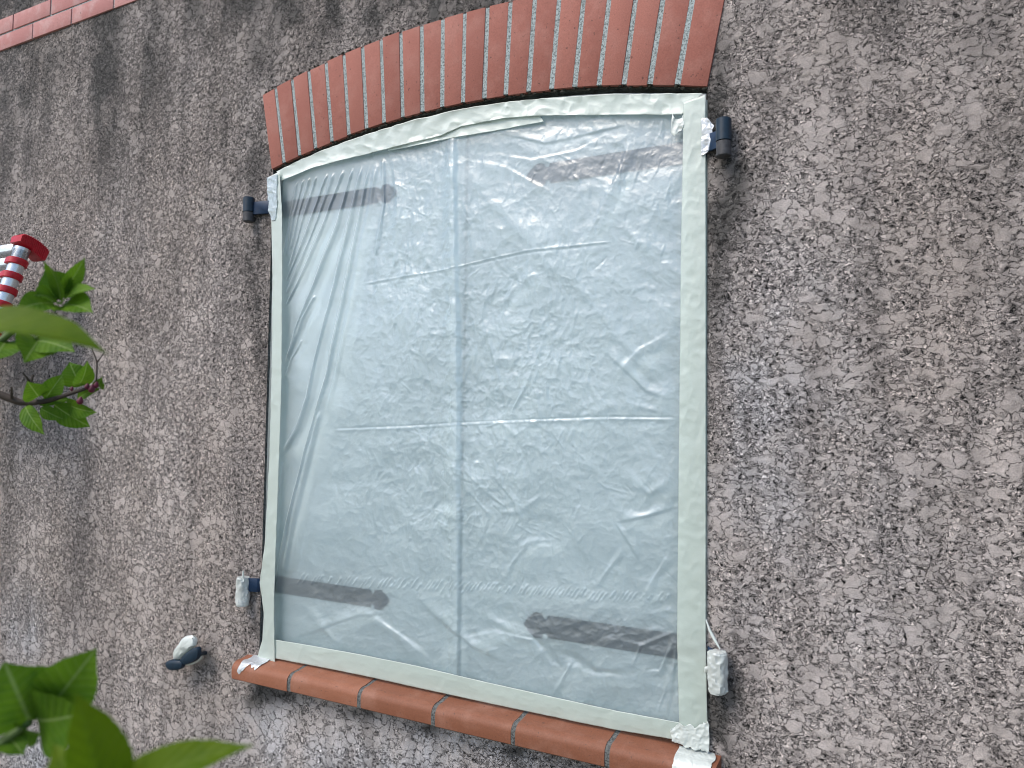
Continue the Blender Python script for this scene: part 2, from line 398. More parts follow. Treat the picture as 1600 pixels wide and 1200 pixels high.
# brick arch
jpx = [446, 470.5, 495, 520.5, 547, 574.5, 602, 631, 661.5, 692.5, 725, 758, 791.5, 827, 863, 899, 937, 976, 1016, 1059]
jx = []
for p in jpx:
    y = 200
    for _ in range(6):
        q = wp(p, y); zt = arch_z(q[0]); _, y = to_px(np.array([q[0], 0, zt]))
    jx.append(wp(p, y)[0])
edges = [XL]+jx+[XR]
BL = .236
def arch_pt(x, r, yy):
    """x = where the radial line meets the intrados; r = distance up that line"""
    n = np.array([(x-CX)*.80, 0, arch_z(x)-CZ]); n /= np.linalg.norm(n)
    return np.array([x, yy, arch_z(x)])+n*r
br = MB()
for i in range(21):
    x0, x1 = edges[i], edges[i+1]; j = .0062
    if i > 0: x0 += j
    if i < 20: x1 -= j
    fr = -.0055+random.uniform(-.0012, .0012); top = BL+random.uniform(-.002, .002); lo = random.uniform(-.0015, .0015)
    sc = .0012 if i < 20 else 0
    a, b = arch_pt(x0, lo, fr), arch_pt(x1, lo, fr); c, e = arch_pt(x1+sc, top, fr), arch_pt(x0-(.0012 if i else 0), top, fr)
    q = [a, b, c, e]; bk = [p+np.array([0, .10, 0]) for p in q]
    br.add(q+bk, [(0, 1, 2, 3), (7, 6, 5, 4), (0, 4, 5, 1), (1, 5, 6, 2), (2, 6, 7, 3), (3, 7, 4, 0)])
arch = br.build('brick_arch', m_arch, house, bevel=.0016, seg=2)
mo = MB(); N = 60; rows = []
for r, yy in ((.006, .095), (.003, -.0042), (BL-.004, -.0042), (BL-.004, .095)):
    rows.append([arch_pt(x, r, yy) for x in np.linspace(XL+.003, XR-.003, N)])
mo.loft(rows, closed=False, cap=False)
mo.build('mortar', m_mort, arch)
# soffit under the arch
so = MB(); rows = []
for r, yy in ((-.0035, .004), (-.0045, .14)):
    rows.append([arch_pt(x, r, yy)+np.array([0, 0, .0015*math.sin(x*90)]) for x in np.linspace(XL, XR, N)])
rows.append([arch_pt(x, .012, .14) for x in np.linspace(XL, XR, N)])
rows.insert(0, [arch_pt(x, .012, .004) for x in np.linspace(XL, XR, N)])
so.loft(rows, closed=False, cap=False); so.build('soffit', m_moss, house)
# ragged moss and render crumbs along the outer edge of the arch
cr = MB()
for k in range(260):
    x = random.uniform(XL-.004, XR); out = random.random() < .62
    p = arch_pt(x, BL+random.uniform(.000, .010) if out else random.uniform(-.006, .001), -.002+random.uniform(0, .004)); s = random.uniform(.002, .0052)
    rs = []
    for zz, rr in ((-1, .35), (-.4, .9), (.3, 1), (.9, .4)):
        rs.append([p+np.array([s*rr*math.cos(a)*random.uniform(.7, 1.5), s*rr*math.sin(a)*.6, s*zz*.7]) for a in np.linspace(0, 2*math.pi, 6, endpoint=False)])
    cr.loft(rs)
cr.build('moss', m_moss, house)

# brick band at the upper left
bb = MB(); mb = MB()
def band(z0, z1, x_first, pitch=.2355, nn=24):
    x = x_first
    for k in range(nn):
        f = -.007+random.uniform(-.001, .001)
        bb.box((x+.0035, f, z0), (x+pitch-.0035, .06, z1)); x += pitch
band(2.9935, 3.0515, -1.8746-.2355*9); band(3.0585, 3.1165, -2.0031-.2355*8)
bd = bb.build('brick_band', m_band, house, bevel=.0014)
mb.box((-4.2, -.0035, 2.996), (3.5, .05, 3.114)); mb.build('mortar', m_mort, bd)

# sill: moulded bricks with rounded nose
def sill_profile(y_back=.05):
    pr = [(y_back, .924), (0.0, .9165), (-.026, .9120)]
    cy, cz, r = -.034, .8895, .0225
    for a in np.linspace(88, 8, 9): pr.append((cy-r*math.cos(math.radians(a))*1.05, cz+r*math.sin(math.radians(a))))
    pr += [(-.0575, .878), (-.0565, .866), (-.052, .8625), (y_back, .8605)]
    return pr
sj = [-.6850, -.4717, -.2339, -.0085, .2085, .4350, .6630]
sb = MB(); pr = sill_profile()
for i in range(6):
    x0, x1 = sj[i]+(.0058 if i else 0), sj[i+1]-(.0058 if i < 5 else 0); dz = random.uniform(-.0012, .0012); dy = random.uniform(-.001, .001)
    sb.loft([[(x, y+dy, z+dz) for y, z in pr] for x in (x0, x0+.002, (x0+x1)/2, x1-.002, x1)])
sill = sb.build('window_sill', m_sill, house)
sm = MB()
for x in sj[1:-1]:
    sm.loft([[(xx, y*1+(.0012 if y < 0 else 0), z-.0015) for y, z in pr] for xx in (x-.0066, x+.0066)])
sm.build('mortar', m_mortd, sill)

# pintles fixed in the wall (lower half of each hinge barrel)
HZ = dict(ul=(-.7115, 2.2447, 2.1715), ur=(.6715, 2.2400, 2.1590), ll=(-.690, 1.136, 1.060), lr=(.6600, 1.130, 1.052))
for k in ('ul', 'ur', 'll', 'lr'):
    x, zt, zb = HZ[k]; zm = zb+(zt-zb)*.40; y = -.022; R = .0155
    p = MB(); p.tube([(x, y, zb), (x, y, zb+.002), (x, y, zm-.001)], [R*.85, R, R], 20); p.tube([(x, y, zb+.012), (x, .03, zb+.012)], .0085, 12)
    p.build('hinge_pin', m_iron, house)

# ---------------------------------------------------------------- shutters
def strap_shape(x_in, x_tip, zc0, hgt, s, yf):
    """flat strap from the knuckle to a fleur-like tip; s = +1 towards +x"""
    w_ = hgt/2; pts = []
    L = abs(x_tip-x_in)
    prof = [(0, w_), (L-.065, w_), (L-.060, w_*.62), (L-.052, w_*.62), (L-.046, w_*1.08), (L-.030, w_*1.15), (L-.012, w_*.6), (L, 0)]
    top = [(x_in+s*a, zc0+b) for a, b in prof]; bot = [(x_in+s*a, zc0-b) for a, b in prof[::-1][1:]]
    o = top+bot; m = MB(); n = len(o)
    m.add([(a, yf, b) for a, b in o]+[(a, yf+.006, b) for a, b in o],
          [tuple(range(n)), tuple(range(2*n-1, n-1, -1))]+[(i, (i+1) % n, n+(i+1) % n, n+i) for i in range(n)])
    return m
def make_shutter(side):
    s = 1 if side == 'l' else -1
    lab = ('white wooden shutter under the plastic, its upper strap hinge on the left wall', 'white wooden shutter under the plastic, hinged on the right of the window')[side == 'r']
    t = thing('window_shutter', lab, 'shutter', 'pair of closed shutters behind the plastic sheet')
    xo = XL+.006 if s > 0 else XR-.006
    x0, x1 = (XL+.006, CX-.0015) if side == 'l' else (CX+.0015, XR-.006)
    # panel made of vertical boards with v-grooves, arched top
    pm = MB(); nb = 1; wb = (x1-x0)/nb
    for i in range(nb):
        a, b = x0+i*wb+.0008, x0+(i+1)*wb-.0008
        o = [(a, ZB+.012), (b, ZB+.012)]+[(xx, arch_z(xx)-.014) for xx in np.linspace(b, a, 5)]; n = len(o)
        pm.add([(p, .034, q) for p, q in o]+[(p, .062, q) for p, q in o],
               [tuple(range(n)), tuple(range(2*n-1, n-1, -1))]+[(k, (k+1) % n, n+(k+1) % n, n+k) for k in range(n)])
    pm.build('panel', m_shut, t, bevel=.002)
    for z, zt, zb, hx, tip, hh in ([(2.2125, *HZ['ul'][1:], HZ['ul'][0], -.214, .044), (1.118, *HZ['ll'][1:], HZ['ll'][0], -.210, .046)] if side == 'l'
                                   else [(2.2000, *HZ['ur'][1:], HZ['ur'][0], .180, .048), (1.115, *HZ['lr'][1:], HZ['lr'][0], .188, .052)]):
        zm = zb+(zt-zb)*.40+.001
        st = strap_shape(xo+s*.004, tip, z, hh, s, .0275)
        # cranked neck from the recess to the knuckle on the wall face
        hw = .019; nk = []
        for xx, yy in ((xo+s*.006, .0275), (xo-s*.004, .012), (xo-s*.012, -.010), (hx+s*.010, -.020)):
            nk.append([(xx, yy, z-hw), (xx, yy, z+hw), (xx, yy+.007, z+hw), (xx, yy+.007, z-hw)])
        st.loft(nk)
        so_ = st.build('hinge_strap', m_strap, t, bevel=.001, seg=1)
        k = MB(); k.tube([(hx, -.022, zm), (hx, -.022, zt-.002), (hx, -.022, zt)], [.0162, .0162, .0145], 22)
        k.build('knuckle', m_navy, so_)
        for q in (.16, .42, .70):
            bt = MB(); xx = xo+s*q*abs(tip-xo); bt.tube([(xx, .0275, z), (xx, .0235, z), (xx, .0225, z)], [.006, .005, .003], 10)
            bt.build('bolt', m_strap, so_)
    if side == 'r':
        c = MB(); c.box((CX-.034, .020, ZB+.015), (CX+.012, .0338, arch_z(CX)-.016)); c.build('cover_strip', m_shut, t, bevel=.003)
    base_at(t, (x0, .04, ZB+.012)); return t
make_shutter('l'); make_shutter('r')

# ---------------------------------------------------------------- plastic sheet
nu, nv = 660, 760
us = np.linspace(0, 1, nu); vs = np.linspace(0, 1, nv)
U, Vv = np.meshgrid(us, vs, indexing='ij')
SX = XL+.004+(XR-XL-.008)*U
zb_ = .924; zt_ = arch_z(SX)-.012
SZ = zb_+(zt_-zb_)*Vv
px, py = to_px(np.stack([SX, np.full_like(SX, .008), SZ], -1).reshape(-1, 3)); px = px.reshape(U.shape); py = py.reshape(U.shape)
H = np.zeros_like(U)      # metres towards the viewer
def ridge(pts, wd, ht, fade=.15, skew=0., dirn=None):
    global H
    x0 = min(p[0] for p in pts)-wd*5; x1 = max(p[0] for p in pts)+wd*5; y0 = min(p[1] for p in pts)-wd*5; y1 = max(p[1] for p in pts)+wd*5
    m = (px > x0) & (px < x1) & (py > y0) & (py < y1)
    if not m.any(): return
    D, SG, A = seg_dist(px[m], py[m], pts)
    wv = wd*(1+.35*np.sin(A*9+pts[0][0])); q = SG/wv
    pr_ = np.exp(-q*q) if not skew else np.exp(-np.where(q*skew > 0, (q*2.2)**2, (q*.7)**2))
    e = sstep(0, fade, A)*sstep(0, fade, 1-A)
    H[m] += ht*pr_*e
wx = px+9*fbm(px/60, py/60, 50, 3); wy = py+9*fbm(px/60, py/60, 60, 3)
# soft big billows
H += .0035*fbm(wx/150, wy/190, 1, 2)+.0020*fbm(wx/60, wy/75, 5, 3)
# crumple at several sizes, stronger in some regions
rl = sstep(430, 560, px)*0+1
regA = np.exp(-(((px-640)/85)**2+((py-430)/210)**2)); regB = np.exp(-(((px-830)/110)**2+((py-560)/170)**2)); regC = np.exp(-(((px-640)/120)**2+((py-760)/130)**2))
regD = np.exp(-(((px-900)/170)**2+((py-270)/90)**2)); regE = np.exp(-(((px-850)/300)**2+((py-1000)/70)**2)); regF = np.exp(-(((px-760)/90)**2+((py-800)/100)**2))
left = 1-sstep(500, 560, px+(py-600)*.16)
crk = np.clip(.28+.8*regA+.9*regB+.6*regC+.45*regF, 0, 1.2)*(1-.85*left)
H += .0011*crk*ridged(wx/17, wy/34, 21, 3)
H += .0012*crk*ridged(wx/46+wy/160, wy/60, 25, 2)
H += .0011*(.4+.35*regD+regE)*ridged(wx/110+wy/60, wy/50-wx/150, 33, 3, .45)*(1-.7*left)
H += .0012*sstep(700, 1060, px)*ridged((wx+wy*.7)/90, (wy-wx*.5)/70, 38, 3, .5)
H += .00045*ridged(wx/13+wy/40, wy/17-wx/50, 58, 2, .6)*(crk+.25)
H += .00034*ridged(wx/7, wy/14, 44, 2)*(crk+.15)
H += .0006*(.5+.2*regD+.8*regE)*ridged((wx-wy*.4)/24, (wy+wx*.3)/20, 47, 3, .55)*(1-.8*left)
# random short creases
for k in range(420):
    a = random.choice([(640, 430, 75, 150), (830, 560, 110, 160), (640, 760, 110, 110), (780, 800, 90, 90), (930, 270, 110, 60), (900, 700, 120, 180)])
    x = random.gauss(a[0], a[2]); y = random.gauss(a[1], a[3]); an = random.gauss(1.75, .28) if random.random() < .75 else random.uniform(.2, 1.2); L = random.uniform(10, 42)
    if x < 560-(y-600)*.16 or x > 1050 or y > 900: continue
    p0 = (x, y); p1 = (x+math.cos(an)*L*.5+random.uniform(-3, 3), y+math.sin(an)*L*.5); p2 = (x+math.cos(an)*L, y+math.sin(an)*L)
    ridge([p0, p1, p2], random.uniform(1.2, 2.2), random.uniform(.0002, .0006)*random.choice([1, 1, -1]), .3)
# pleats fanning down from the top left
for pts, wd, ht in [
    ([(597, 245), (598, 321), (585, 400)], 3.0, .0018), ([(577, 252), (560, 342), (535, 466), (510, 590), (478, 699), (445, 834), (428, 936)], 3.6, .0034),
    ([(551, 260), (526, 352), (492, 435), (462, 512), (446, 573)], 3.2, .0030), ([(537, 264), (504, 352), (466, 435), (446, 480)], 3.0, .0026),
    ([(522, 268), (494, 345), (462, 420), (446, 462)], 2.6, .0022), ([(512, 270), (482, 350), (446, 440)], 2.4, .0022), ([(495, 274), (472, 340), (450, 420)], 2.2, .0020),
    ([(484, 276), (466, 330), (452, 390)], 2.0, .0018), ([(474, 279), (456, 340), (446, 400)], 2.0, .0018), ([(464, 282), (450, 345), (443, 400)], 2.0, .0016),
    ([(565, 255), (545, 345), (520, 450), (492, 560), (481, 620), (464, 670), (439, 715)], 3.4, .0030),
    ([(450, 560), (470, 500), (490, 460)], 2.5, .0018), ([(500, 640), (470, 760), (440, 900)], 6, .0025), ([(446, 590), (455, 560), (470, 530)], 2, .0012),
    ([(588, 250), (575, 330), (560, 400), (548, 470), (530, 560), (510, 650)], 7, .0022), ([(441, 720), (436, 780), (432, 850)], 3, .0016), ([(612, 245), (622, 330), (615, 420)], 5, .0010)]:
    ridge(pts, wd*.72, ht*1.35, .06)
    ridge([(a+wd*3.2, b+2) for a, b in pts], wd*1.8, -ht*.45, .1)
# fold lines pressed in from the packet
ridge([(560, 444), (640, 430), (700, 421), (760, 405), (820, 392), (960, 377)], 1.3, .0006, .05); ridge([(565, 447), (640, 434), (700, 425), (760, 409), (820, 396), (960, 381)], 2.0, -.0004, .05)
ridge([(516, 670), (640, 665), (712, 660), (800, 656), (950, 651), (1057, 652)], 1.3, -.0006, .04); ridge([(516, 673), (640, 669), (712, 664), (800, 660), (950, 655), (1057, 656)], 1.7, .0005, .04)
# drape over the cover strip of the shutters: rises gently from the left, drops at once on the right
D, SG, A = seg_dist(px, py, [(706, 180), (712, 500), (713, 800), (714, 1100)]); off = px-np.interp(py, [180, 500, 800, 1100], [708, 712, 713, 714])
H += .0052*np.where(off < 0, np.exp(-(off/13)**2), np.exp(-(off/5.)**2))*sstep(165, 260, py)*(1-.4*sstep(850, 1080, py))
H += .0007*np.exp(-((off+8)/14)**2)*ridged(px/10, py/16, 91, 2)
# hatched weld band
for x in np.arange(468, 1048, 6.6):
    if random.random() < .16: continue
    yc = 904+(x-470)*.055+random.uniform(-3, 3); L = random.uniform(7, 15)
    ridge([(x-L*.5, yc+L*.75), (x+L*.5, yc-L*.75)], 1.5, random.uniform(.0006, .0012), .25)
# larger named folds
for pts, wd, ht, sk in [
    ([(714, 235), (750, 300), (800, 350), (860, 410), (930, 480), (990, 560), (1050, 620)], 18, .0016, 1), ([(722, 250), (790, 262), (860, 300), (885, 318)], 9, .0018, -1),
    ([(720, 300), (735, 350), (742, 420)], 5, .0015, 0), ([(770, 205), (850, 222), (930, 205), (1000, 190)], 7, .0018, 1), ([(760, 240), (830, 250), (900, 235), (960, 205)], 6, .0016, -1),
    ([(1000, 185), (960, 290), (930, 350), (900, 400)], 14, .0035, 1), ([(1060, 400), (1000, 380), (960, 340)], 12, .0020, 0),
    ([(1056, 520), (1000, 545), (950, 600)], 10, .0026, 1), ([(1056, 625), (1010, 610), (960, 560), (930, 540)], 9, .0028, -1), ([(1058, 650), (980, 630), (900, 650)], 8, .0016, 0),
    ([(1056, 790), (1010, 806), (958, 815)], 7, .0040, -1), ([(958, 812), (985, 850), (1000, 880)], 6, .0022, 1), ([(1056, 745), (1015, 770), (970, 735)], 9, .0024, 0),
    ([(1050, 860), (1020, 905), (1000, 950)], 8, .0028, 1), ([(980, 850), (950, 890), (925, 925)], 5, .0024, 0), ([(830, 840), (800, 880), (775, 920)], 5, .0022, 0), ([(870, 845), (830, 845), (800, 860)], 4, .0012, 0),
    ([(440, 1000), (490, 985), (560, 960), (620, 955)], 9, .0030, 1), ([(560, 950), (620, 990), (680, 1040)], 10, .0035, -1), ([(640, 920), (680, 960), (740, 1010), (800, 1040)], 11, .0035, 1),
    ([(470, 940), (520, 1000), (545, 1010)], 8, .0022, 0), ([(715, 1000), (770, 990), (830, 1000), (860, 1040)], 9, .0028, -1), ([(860, 1095), (885, 1050), (895, 1025)], 4, .0030, 0),
    ([(750, 960), (800, 985), (850, 1000)], 9, .0030, 0), ([(860, 1010), (930, 1050), (1005, 1055)], 8, -.0030, 0), ([(820, 985), (850, 1015), (880, 1050)], 8, -.0020, 0),
    ([(1058, 1000), (1050, 1060), (1040, 1130)], 4, .0030, 0), ([(1056, 990), (1030, 1050), (1005, 1050)], 5, .0028, 1), ([(1060, 1020), (1025, 1120)], 4, .0020, 0), ([(1060, 985), (1000, 1010), (985, 1050)], 4, .0020, 0),
    ([(735, 560), (760, 520), (780, 600), (790, 640)], 4, .0018, 0), ([(840, 555), (822, 600), (800, 640), (795, 670)], 3, .0020, 0), ([(750, 670), (780, 660), (820, 690)], 4, .0018, 0),
    ([(760, 730), (800, 780), (820, 830)], 6, .0020, 1), ([(770, 800), (810, 800), (850, 770)], 6, .0022, 0), ([(860, 420), (800, 450), (770, 500)], 8, .0014, 0),
    ([(720, 730), (760, 770), (800, 800)], 3, .0014, 0), ([(716, 745), (750, 790), (775, 815)], 3, .0012, 0)]:
    ridge(pts, wd*.8, ht*.65, .3, sk)
# edges are taped down
ed = sstep(0, .035, U)*sstep(0, .035, 1-U)*sstep(0, .03, 1-Vv)*sstep(0, .03, Vv)
H *= (.25+.75*ed)*1.6
SYb = .008-.0065*(1-sstep(0, .05, U))-.0065*(1-sstep(0, .05, 1-U))
SY = SYb+.004-H
SY = .0185-np.maximum(.0185-SY, 0)*1.0; SY = SY+0*U
me = grid_mesh('plastic_sheet', np.stack([SX, SY, SZ], -1))
sheet = link('plastic_sheet', me, m_film)
tag(sheet, 'translucent bluish white plastic sheet taped over the whole window', 'plastic sheet')

# ---------------------------------------------------------------- tape strips
def strip(name, A, B, yo, mat, seed, n=240, m=26, amp=.0012, sx=30, sy=14, torn=0., edge=None, curl=0.):
    """strip between polylines A and B (photo pixels on plane y=-yo)"""
    def res(P, n):
        P = np.array(P, float); L = np.r_[0, np.cumsum(np.hypot(*np.diff(P, axis=0).T))]; q = np.linspace(0, L[-1], n)
        return np.stack([np.interp(q, L, P[:, 0]), np.interp(q, L, P[:, 1])], -1)
    a, b = res(A, n), res(B, n); tt = np.linspace(0, 1, m)
    G = a[:, None]*(1-tt[None, :, None])+b[:, None]*tt[None, :, None]
    if torn:
        k = np.arange(n)[:, None]; G = G+torn*np.stack([fbm(G[..., 0]/7, G[..., 1]/7, seed+3, 3), fbm(G[..., 0]/7+40, G[..., 1]/7, seed+5, 3)], -1)*(np.abs(tt-.5)*2)[None, :, None]**2
    V = np.zeros((n, m, 3)); 
    yy = yo if callable(yo) else (lambda g: np.full(g.shape[:2], yo))
    yv = yy(G)
    dirs = np.stack([G[..., 0]-800, 600-G[..., 1], np.full(G.shape[:2], -F)], -1) @ R3.T
    tpar = (-yv-CAM[1])/dirs[..., 1]; V = CAM+dirs*tpar[..., None]
    hx = fbm(G[..., 0]/sx, G[..., 1]/sx, seed, 3)*.6+.6*ridged(G[..., 0]/sy+G[..., 1]/(sy*3), G[..., 1]/sy-G[..., 0]/(sy*4), seed+9, 2)
    V[..., 1] -= amp*hx
    if curl: V[..., 1] -= curl*np.abs(fbm(G[..., 0]/25, G[..., 1]/25, seed+21, 2))*(tt[None, :]**4+(1-tt[None, :])**4)
    me = grid_mesh(name, V)
    o = link(name, me, mat); 
    so = o.modifiers.new('thickness', 'SOLIDIFY'); so.thickness = .00015; so.offset = 0
    return o
GT = 'masking tape strips holding the plastic sheet'
tag(strip('masking_tape', [(437, 268), (441, 330), (441, 420), (440, 600), (436, 720), (431, 860), (428, 960), (430, 1040)],
          [(419, 277), (424, 345), (426, 420), (425, 560), (422, 700), (414, 850), (406, 910), (413, 960), (410, 1000), (402, 1028)], .0065, m_tape, 3, curl=.002),
    'long cream tape strip down the left side of the plastic sheet', 'tape', GT)
tag(strip('masking_tape', [(1102, 148), (1103, 400), (1103, 700), (1103, 1000), (1106, 1166)], [(1068, 160), (1064, 400), (1061, 700), (1058, 1000), (1062, 1155)], .0070, m_tape, 4, n=320, amp=.0014, sx=60, sy=18),
    'wide pale green tape strip down the right side of the plastic sheet', 'tape', GT)
tag(strip('masking_tape', [(432, 268), (470, 250), (520, 229), (580, 208), (650, 187), (720, 171), (790, 160), (860, 153), (950, 148), (1098, 146)],
          [(440, 283), (490, 263), (550, 247), (610, 232), (690, 212), (720, 198), (790, 185), (850, 181), (940, 180), (1066, 180)], -.001, m_tape, 5, n=420, amp=.0026, sx=60, sy=26, curl=.006),
    'cream tape strip following the arched top of the plastic sheet', 'tape', GT)
tag(strip('masking_tape', [(612, 222), (650, 210), (700, 190), (760, 180), (840, 176)], [(606, 236), (650, 228), (700, 217), (760, 207), (850, 190)], -.0045, m_tape, 6, n=200, amp=.0016, sx=50, sy=22, curl=.003),
    'short second tape layer showing below the arched top strip', 'tape', GT)
tag(strip('masking_tape', [(415, 997), (470, 1006), (560, 1022), (650, 1040), (760, 1066), (860, 1088), (960, 1110), (1100, 1136)],
          [(404, 1025), (432, 1029), (560, 1054), (650, 1074), (760, 1098), (860, 1119), (960, 1140), (1100, 1163)], .003, m_tape, 7, n=360, amp=.0010, sx=50, sy=20, curl=.001),
    'cream tape strip along the bottom of the plastic sheet above the sill', 'tape', GT)
tag(strip('masking_tape', [(1050, 178), (1056, 186), (1068, 180), (1070, 186)], [(1048, 208), (1055, 214), (1064, 204), (1068, 196)], .0065, m_tape2, 8, n=40, m=20, amp=.003, sx=14, sy=10, torn=3),
    'small crumpled tape end stuck at the upper right corner inside the right strip', 'tape', GT)
tag(strip('film_scrap', [(1103, 184), (1108, 187), (1115, 196), (1112, 220), (1108, 234), (1103, 240)], [(1096, 184), (1096, 200), (1096, 210), (1096, 220), (1096, 232), (1096, 244)], .010, m_film2, 12, n=60, m=20, amp=.002, sx=12, sy=9, torn=1.5),
    'crumpled flap of clear film poking out beside the upper right hinge', 'film scrap')
tag(strip('film_scrap', [(417, 277), (417, 300), (418, 328), (425, 345)], [(434, 272), (432, 300), (433, 325), (430, 345)], .0085, m_film, 13, n=60, m=24, amp=.0016, sx=14, sy=10, torn=2),
    'film corner wrapped over the edge beside the upper left hinge', 'film scrap')
tag(strip('masking_tape', [(1046, 1142), (1062, 1130), (1085, 1136), (1109, 1128)], [(1052, 1160), (1070, 1166), (1090, 1172), (1108, 1176)], .011, m_tape2, 18, n=70, m=34, amp=.0035, sx=16, sy=11, torn=4),
    'crumpled pale tape patch over the lower right corner of the plastic sheet', 'tape', GT)
# corner scraps hanging over the sill
def sill_drape(name, x0, x1, reach, seed, mat, label, cat, y_in=.0):
    n, m = 70, 60; pr_ = np.array([(.0, .9165), (-.026, .9120)]+[p for p in sill_profile()[3:13]])
    L = np.r_[0, np.cumsum(np.hypot(*np.diff(pr_, axis=0).T))]
    G = np.zeros((n, m, 3))
    for i, u in enumerate(np.linspace(0, 1, n)):
        x = x0+(x1-x0)*u; rc = reach(u)+.004*vnoise(np.array([u*9.]), np.array([seed*1.]), seed)[0]
        for j, q in enumerate(np.linspace(0, 1, m)):
            l = rc*q; y = np.interp(l, L, pr_[:, 0]); z = np.interp(l, L, pr_[:, 1])
            dxx = .006*fbm(np.array([q*4.]), np.array([u*2+seed]), seed, 2)[0]
            k = .0012+.0022*abs(fbm(np.array([u*5.]), np.array([q*5.]), seed+2, 3)[0])
            ny, nz = (-.2, 1) if l < .03 else ((-.8, .6) if l < .05 else (-1, .05))
            G[i, j] = (x+dxx, y+ny*k, z+nz*k)
    o = link(name, grid_mesh(name, G), mat); s_ = o.modifiers.new('thickness', 'SOLIDIFY'); s_.thickness = .0004
    return tag(o, label, cat)
sill_drape('film_scrap', -.658, -.590, lambda u: .074-.030*u+.008*math.sin(u*9), 5, m_film2, 'torn white film scrap lying over the left end of the brick sill', 'film scrap')
sill_drape('masking_tape', .580, .652, lambda u: .088-.016*abs(u-.6), 8, m_tape2, 'crumpled tape end folded down over the right end of the sill', 'tape')['group'] = GT
# thin strand
sdm = MB(); sdm.tube([wp(1103, 968, -.006), wp(1109, 985, -.010), wp(1116, 998, -.014), wp(1125, 1014, -.022)], [.0015, .0028, .0034, .0012], 8)
tag(sdm.build('tape_strand', m_tape2), 'thin twisted strand of tape above the lower right hinge', 'tape')

# wrapped lower knuckles
def wrap(name, x, zt, zb, y, r, seed, label, tuft=None):
    m = MB(); n = 40; ks = 46; rings = []
    r_ = np.random.default_rng(seed)
    for k in range(ks):
        q = k/(ks-1); z = zb+(zt-zb)*q; e = min(1, (1-abs(2*q-1)**8)+.35)
        ring = []
        for a in np.linspace(0, 2*math.pi, n, endpoint=False):
            cxx, cyy = math.cos(a), math.sin(a)
            nn = float(ridged(np.array([a*2.2+seed]), np.array([q*6+a*.6]), seed, 2)[0]); n2 = float(fbm(np.array([a*1.5]), np.array([q*3.]), seed+4, 3)[0])
            n3 = float(ridged(np.array([a*3.1-q*5+seed]), np.array([q*9.-a]), seed+8, 2)[0]); rr = r*e*(1+.12*nn+.14*n2+.04*n3)
            rr = max(rr, .0172) if .02 < q < .98 else rr
            ring.append((x+rr*cxx, y+rr*cyy, z+.002*nn))
        rings.append(ring)
    m.loft(rings)
    if tuft is not None:
        for t_ in tuft: m.tube(*t_)
    return tag(m.build(name, m_tape2), label, 'tape wrap', 'tape wrapped round the lower hinge barrels')
x, zt, zb = HZ['ll']
wrap('tape_wrap', x, zt+.004, zb-.004, -.022, .0178, 3, 'crumpled tape wrapped round the lower left hinge barrel, tuft on top',
     [([(x+.008, -.030, zt), (x+.010, -.032, zt+.012), (x+.009, -.031, zt+.024)], [.004, .003, .0015], 8)])
x, zt, zb = HZ['lr']
wrap('tape_wrap', x, zt+.004, zb-.004, -.022, .0188, 9, 'crumpled tape wrapped round the lower right hinge barrel',
     [([(x-.012, -.026, zt-.03), (x-.022, -.022, zt-.036), (x-.026, -.018, zt-.046)], [.0035, .0055, .002], 10)])

# ---------------------------------------------------------------- shutter stay on the wall
def pxdome(m, pts, yb, yf, seed=0, rough=0., layers=((0, 1), (.45, 1.0), (.75, .93), (.93, .7), (1, .35))):
    """solid with a photo-pixel outline at depth yb, domed towards the viewer (y decreasing to yf)"""
    P = np.array([wp(a, b, yb) for a, b in pts]); c = P.mean(0); 
    Q = []
    for i in range(len(P)):
        for s_ in (0, .34, .67): Q.append(P[i]*(1-s_)+P[(i+1) % len(P)]*s_)
    Q = np.array(Q)
    for _ in range(2): Q = (np.roll(Q, 1, 0)+2*Q+np.roll(Q, -1, 0))/4
    rings = []
    for k, (q, s_) in enumerate(layers):
        R_ = c+(Q-c)*s_; R_[:, 1] = yb+(yf-yb)*q
        if rough: R_ += rough*np.stack([fbm(R_[:, 0]*90+k, R_[:, 2]*90, seed, 2), fbm(R_[:, 0]*90, R_[:, 2]*90+k, seed+1, 2), fbm(R_[:, 0]*90+3, R_[:, 2]*90, seed+2, 2)], -1)
        rings.append([tuple(p) for p in R_])
    m.loft(rings)
stay = thing('shutter_stay', 'black iron shutter stay on the wall left of the sill, head taped', 'shutter stay')
m_ = MB(); pxdome(m_, [(262, 1037), (264, 1032), (272, 1029), (284, 1030), (290, 1033), (290, 1040), (286, 1045), (275, 1047), (266, 1045)], -.046, -.062); m_.build('thumb_lever', m_navy, stay)
m_ = MB(); pxdome(m_, [(284, 1031), (292, 1021), (302, 1013), (312, 1009), (315, 1012), (315, 1024), (310, 1031), (298, 1037), (288, 1038)], -.042, -.058)
m_.tube([wp(312, 1022, -.042), wp(322, 1020, .0)], .006, 10); m_.build('catch', m_navy, stay)
m_ = MB(); pxdome(m_, [(290, 1036), (300, 1034), (312, 1024), (317, 1020), (316, 1030), (308, 1036), (296, 1040)], -.028, -.042, 4, .001); m_.build('tape', m_tape2, stay)
base_at(stay, tuple(wp(322, 1020, 0)))
m_ = MB(); pxdome(m_, [(276, 1029), (277, 1018), (280, 1012), (287, 1003), (290, 995), (296, 992), (304, 991), (308, 998), (310, 1008), (300, 1013), (291, 1021), (284, 1030)], -.038, -.060, 7, .0034,
                  ((0, .95), (.3, 1.03), (.5, 1), (.7, .93), (.85, .75), (.95, .5), (1, .2)))
tag(m_.build('tape_wrap', m_tape2), 'white tape hood wrapped on the head of the black shutter stay', 'tape wrap')

